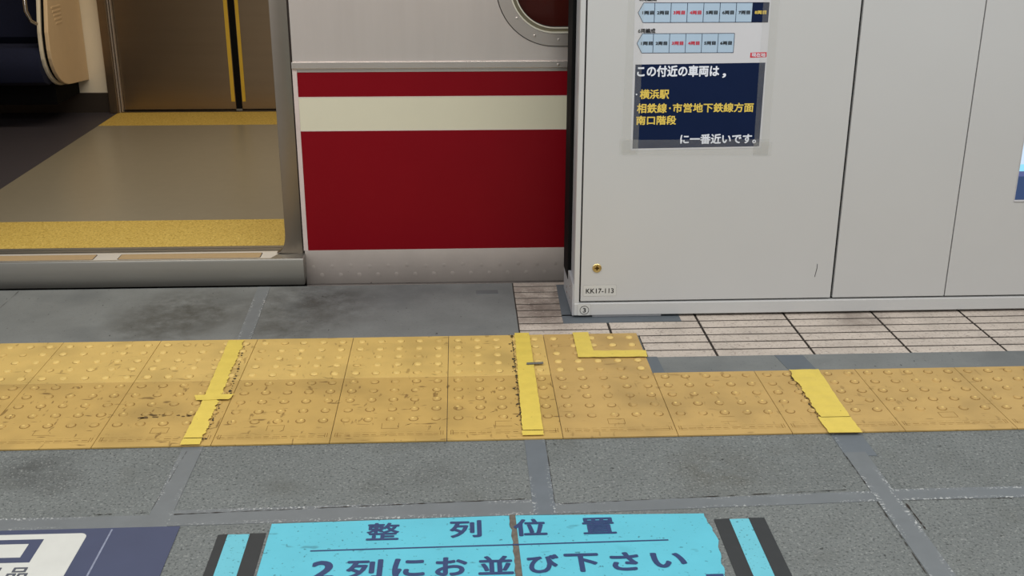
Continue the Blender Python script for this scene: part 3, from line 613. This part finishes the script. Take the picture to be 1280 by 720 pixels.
# wall left of the door and over it, jambs
mb = MB(); mb.box(TX0, -1.99, TY, TY+.02, -0.9, 2.3); part('body_panel', m_steel)
mb = MB(); mb.box(-1.995, -0.57, TY, TY+.06, 1.95, 2.3); part('door_header', m_steel)
fil = [(-0.640+(-.034)*(1-math.sin(t))**1.0, 0.090+.075*(1-math.cos(t))) for t in [math.pi/2*k/8 for k in range(9)]]
mb = MB(); mb.prism([(-0.5795, 0.0865)]+fil+[(-0.640, 1.95), (-0.5795, 1.95)], 'y', TY-.004, TY+.03, bev=.002); part('door_jamb', m_jamb, smooth=True)
mb = MB(); mb.prism([(-1.995, 0.0865), (-1.935, .0865), (-1.935, 1.95), (-1.995, 1.95)], 'y', TY-.004, TY+.03, bev=.002); part('door_jamb', m_jamb)
mb = MB(); mb.box(-0.580, -0.5725, TY+.002, TY+.02, -0.03, 1.95); part('jamb_gap_strip', m_seal)  # dark strip fills the gap between jamb and body panel
mb = MB(); mb.box(-0.642, -0.575, TY+.03, TY+.10, 0.08, 1.95); part('door_pocket', m_steel_dark)
# sill
mb = MB(); mb.prism([(3.789, -0.013), (3.787, 0.080), (3.790, 0.0862), (3.797, 0.0872), (3.880, 0.0872), (3.880, 0.02), (3.800, -0.013)], 'x', -2.02, -0.5705, bev=.004)
sl = part('door_sill', m_steel_sill, smooth=True)
mb = MB(); mb.box(-2.0, -0.648, 3.880, 3.900, 0.02, 0.0845); mb.box(-2.0, -0.648, 3.905, 3.925, 0.02, 0.0845); mb.box(-2.0, -0.648, 3.931, 3.958, 0.02, 0.0845); mb.box(-2.0, -0.645, 3.88, 3.96, 0.0, 0.072, mi=1); mb.build('door_track', [m_steel_sill, m_kick], sl)
mb = MB(); mb.prism([(-1.93, 3.7975), (-0.690, 3.7975), (-0.655, 3.879), (-1.93, 3.879)], 'z', .0866, .0874); mb.build('sill_plate', mat('lit_sill_steel', (212, 207, 198), 0.5, 0.3, var=0.04, scale=9), sl, 'sill top plate with its sheen painted in')  # steel lightened here to carry the light that the sill top reflects
for x0, x1 in ((-1.95, -1.325), (-1.235, -0.730)):
    mb = MB(); mb.prism(rrect(x0-.003, x1+.003, 3.801, 3.864, .008, 4), 'z', .0868, .0875, mi=1); mb.prism(rrect(x0, x1, 3.804, 3.861, .006, 4), 'z', .0868, .0881); mb.build('inlay', [m_inlay, m_seal], sl, 'tan anti slip inlay')
# interior floor
FZ = 0.083
mb = MB(); mb.box(-2.05, -0.45, 4.318, 6.27, 0.02, FZ); part('doorway_floor', m_floor_in, 'beige doorway floor')
mb = MB(); mb.box(TX0+.05, -2.05, 3.96, 6.72, 0.02, FZ); part('aisle_floor', m_carpet, 'blue grey aisle floor')
mb = MB(); mb.box(-0.45, 1.9, 3.96, 6.72, 0.02, FZ); part('aisle_floor', m_carpet, 'blue grey aisle floor')
mb = MB(); mb.box(-2.05, -0.45, 3.958, 4.318, 0.02, FZ+.0005); part('threshold_strip', m_ystrip, 'yellow speckled strip at the near door')
mb = MB(); mb.box(-2.05, -0.45, 6.27, 6.665, 0.02, FZ+.0005); part('threshold_strip', m_ystrip, 'yellow strip at the far door')
# far doors
FD = 6.70
for x0, x1, s in ((-2.02, -1.352, 1), (-1.316, -0.60, -1)):
    mb = MB(); mb.box(x0, x1, FD, FD+.03, FZ+.010, 1.95, bev=.002)
    lf = part('door_leaf', m_steel_dark)
    sx = (x1-.026, x1-.004) if s > 0 else (x0+.004, x0+.024)
    mb = MB(); mb.box(sx[0], sx[1], FD-.003, FD+.001, 0.140, 1.9); mb.build('stripe', m_ystripe, lf, 'yellow warning stripe')
mb = MB(); mb.box(-1.352, -1.316, FD+.004, FD+.03, FZ+.008, 1.95); part('door_edge_rubber', m_rubber)
mb = MB(); mb.box(-1.352, -1.316, FD-.004, FD+.02, FZ, FZ+.013); part('door_guide', m_steel_sill)
mb = MB(); mb.box(-2.10, -0.5, 6.665, FD+.05, 0.0, FZ+.004); part('far_sill', m_kick)
mb = MB(); mb.box(-2.092, -2.040, 6.64, FD+.05, FZ, 2.1, bev=.004); mb.box(-2.040, -2.032, 6.655, FD+.05, FZ, 2.1, bev=.002, mi=1); mb.box(-2.029, -2.021, 6.67, FD+.05, FZ, 2.1, bev=.002, mi=1); part('door_post', [m_steel_dark, m_steel_frame])
mb = MB(); mb.box(-0.60, -0.5, 6.64, FD+.05, FZ, 2.1, bev=.004); part('door_post', m_steel_dark)
mb = MB(); mb.box(-2.13, -0.5, FD+.0, FD+.05, 1.95, 2.3); part('far_wall', m_wall_in)
mb = MB(); mb.box(TX0, -2.090, FD-.005, FD+.04, 0.2, 2.3); part('far_wall', m_wall_in, 'cream lining beside the far door')
mb = MB(); mb.box(-0.5, TX1, FD-.005, FD+.04, 0.0, 2.3); part('far_wall', m_wall_in)
mb = MB(); mb.box(TX0, -2.090, FD-.02, FD+.03, 0.0, 0.2, bev=.002); part('kick_panel', m_kick)
mb = MB(); mb.box(TX0, TX1, FD+.05, FD+.09, -0.9, 2.32); part('outer_wall', m_steel)
mb = MB(); mb.box(TX0, TX1, TY+.02, FD+.06, 2.30, 2.36); part('roof', m_ceil)
mb = MB(); mb.box(TX0, TX0+.05, TY+.02, FD+.06, -0.9, 2.3); mb.box(1.9, 1.95, TY+.02, FD+.06, -0.9, 2.3); part('end_wall', m_wall_in)
mb = MB(); mb.box(TX0, TX1, 3.96, FD+.05, -0.12, 0.02); part('floor_pan', m_dark)
# bench seat with end partition
bs = MB()
bench_prof = [(6.64, 0.34), (6.20, 0.325), (6.135, 0.35), (6.10, 0.42), (6.105, 0.49), (6.14, 0.535), (6.20, 0.548), (6.52, 0.515)]
mb = MB(); mb.prism(bench_prof, 'x', -4.3, -2.262, bev=.008); bench = part('bench_seat', m_navyseat, 'navy bench cushion', smooth=True)
mb = MB(); mb.prism([(6.50, 0.50), (6.44, 0.56), (6.50, 1.05), (6.56, 1.10), (6.68, 1.10), (6.68, 0.50)], 'x', -4.3, -2.262, bev=.008); mb.build('backrest', m_navyseat, bench, smooth=True)
mb = MB(); mb.box(-4.3, -2.27, 6.30, 6.69, 0.20, 0.34); mb.build('seat_support', m_rubber, bench)
def ppanel(off):
    pr = [(6.69, 0.278), (6.39, 0.304)]
    for k in range(9):
        t = math.pi/2*k/8; pr.append((6.39-0.27*math.sin(t), 0.304+0.22*(1-math.cos(t))))
    pr += [(6.125, 0.62), (6.18, 0.80), (6.30, 1.25), (6.69, 1.25)]
    return [(y if y > 6.6 else y+off, z+off*0.6 if z < .5 else z) for y, z in pr]
mb = MB(); mb.prism(ppanel(0), 'x', -2.226, -2.205, bev=.004); ep = part('end_partition', m_beige, 'beige seat end partition')
mb = MB(); mb.prism(ppanel(0.012), 'x', -2.243, -2.226); mb.build('dark_gap_fill', m_rubber, ep)  # black layer stands in for the dark gap between panel and rim
mb = MB(); mb.prism(ppanel(-0.006), 'x', -2.262, -2.243, bev=.004); mb.build('rim', m_wall_in, ep, 'pale inner rim')
for k in range(5):
    mb = MB(); mb.box(-2.206, -2.2025, 6.22+.01*k, 6.36, 0.735-.022*k, 0.745-.022*k, bev=.001); mb.build('louvre', m_beige, ep)
mb = MB(); pts = [(-2.29, 6.12, 0.95), (-2.29, 6.085, 0.84), (-2.285, 6.07, 0.74), (-2.27, 6.075, 0.685), (-2.25, 6.10, 0.665)]; mb.tube(pts, .011, 12); mb.build('grab_rail', m_chrome, ep, smooth=True)
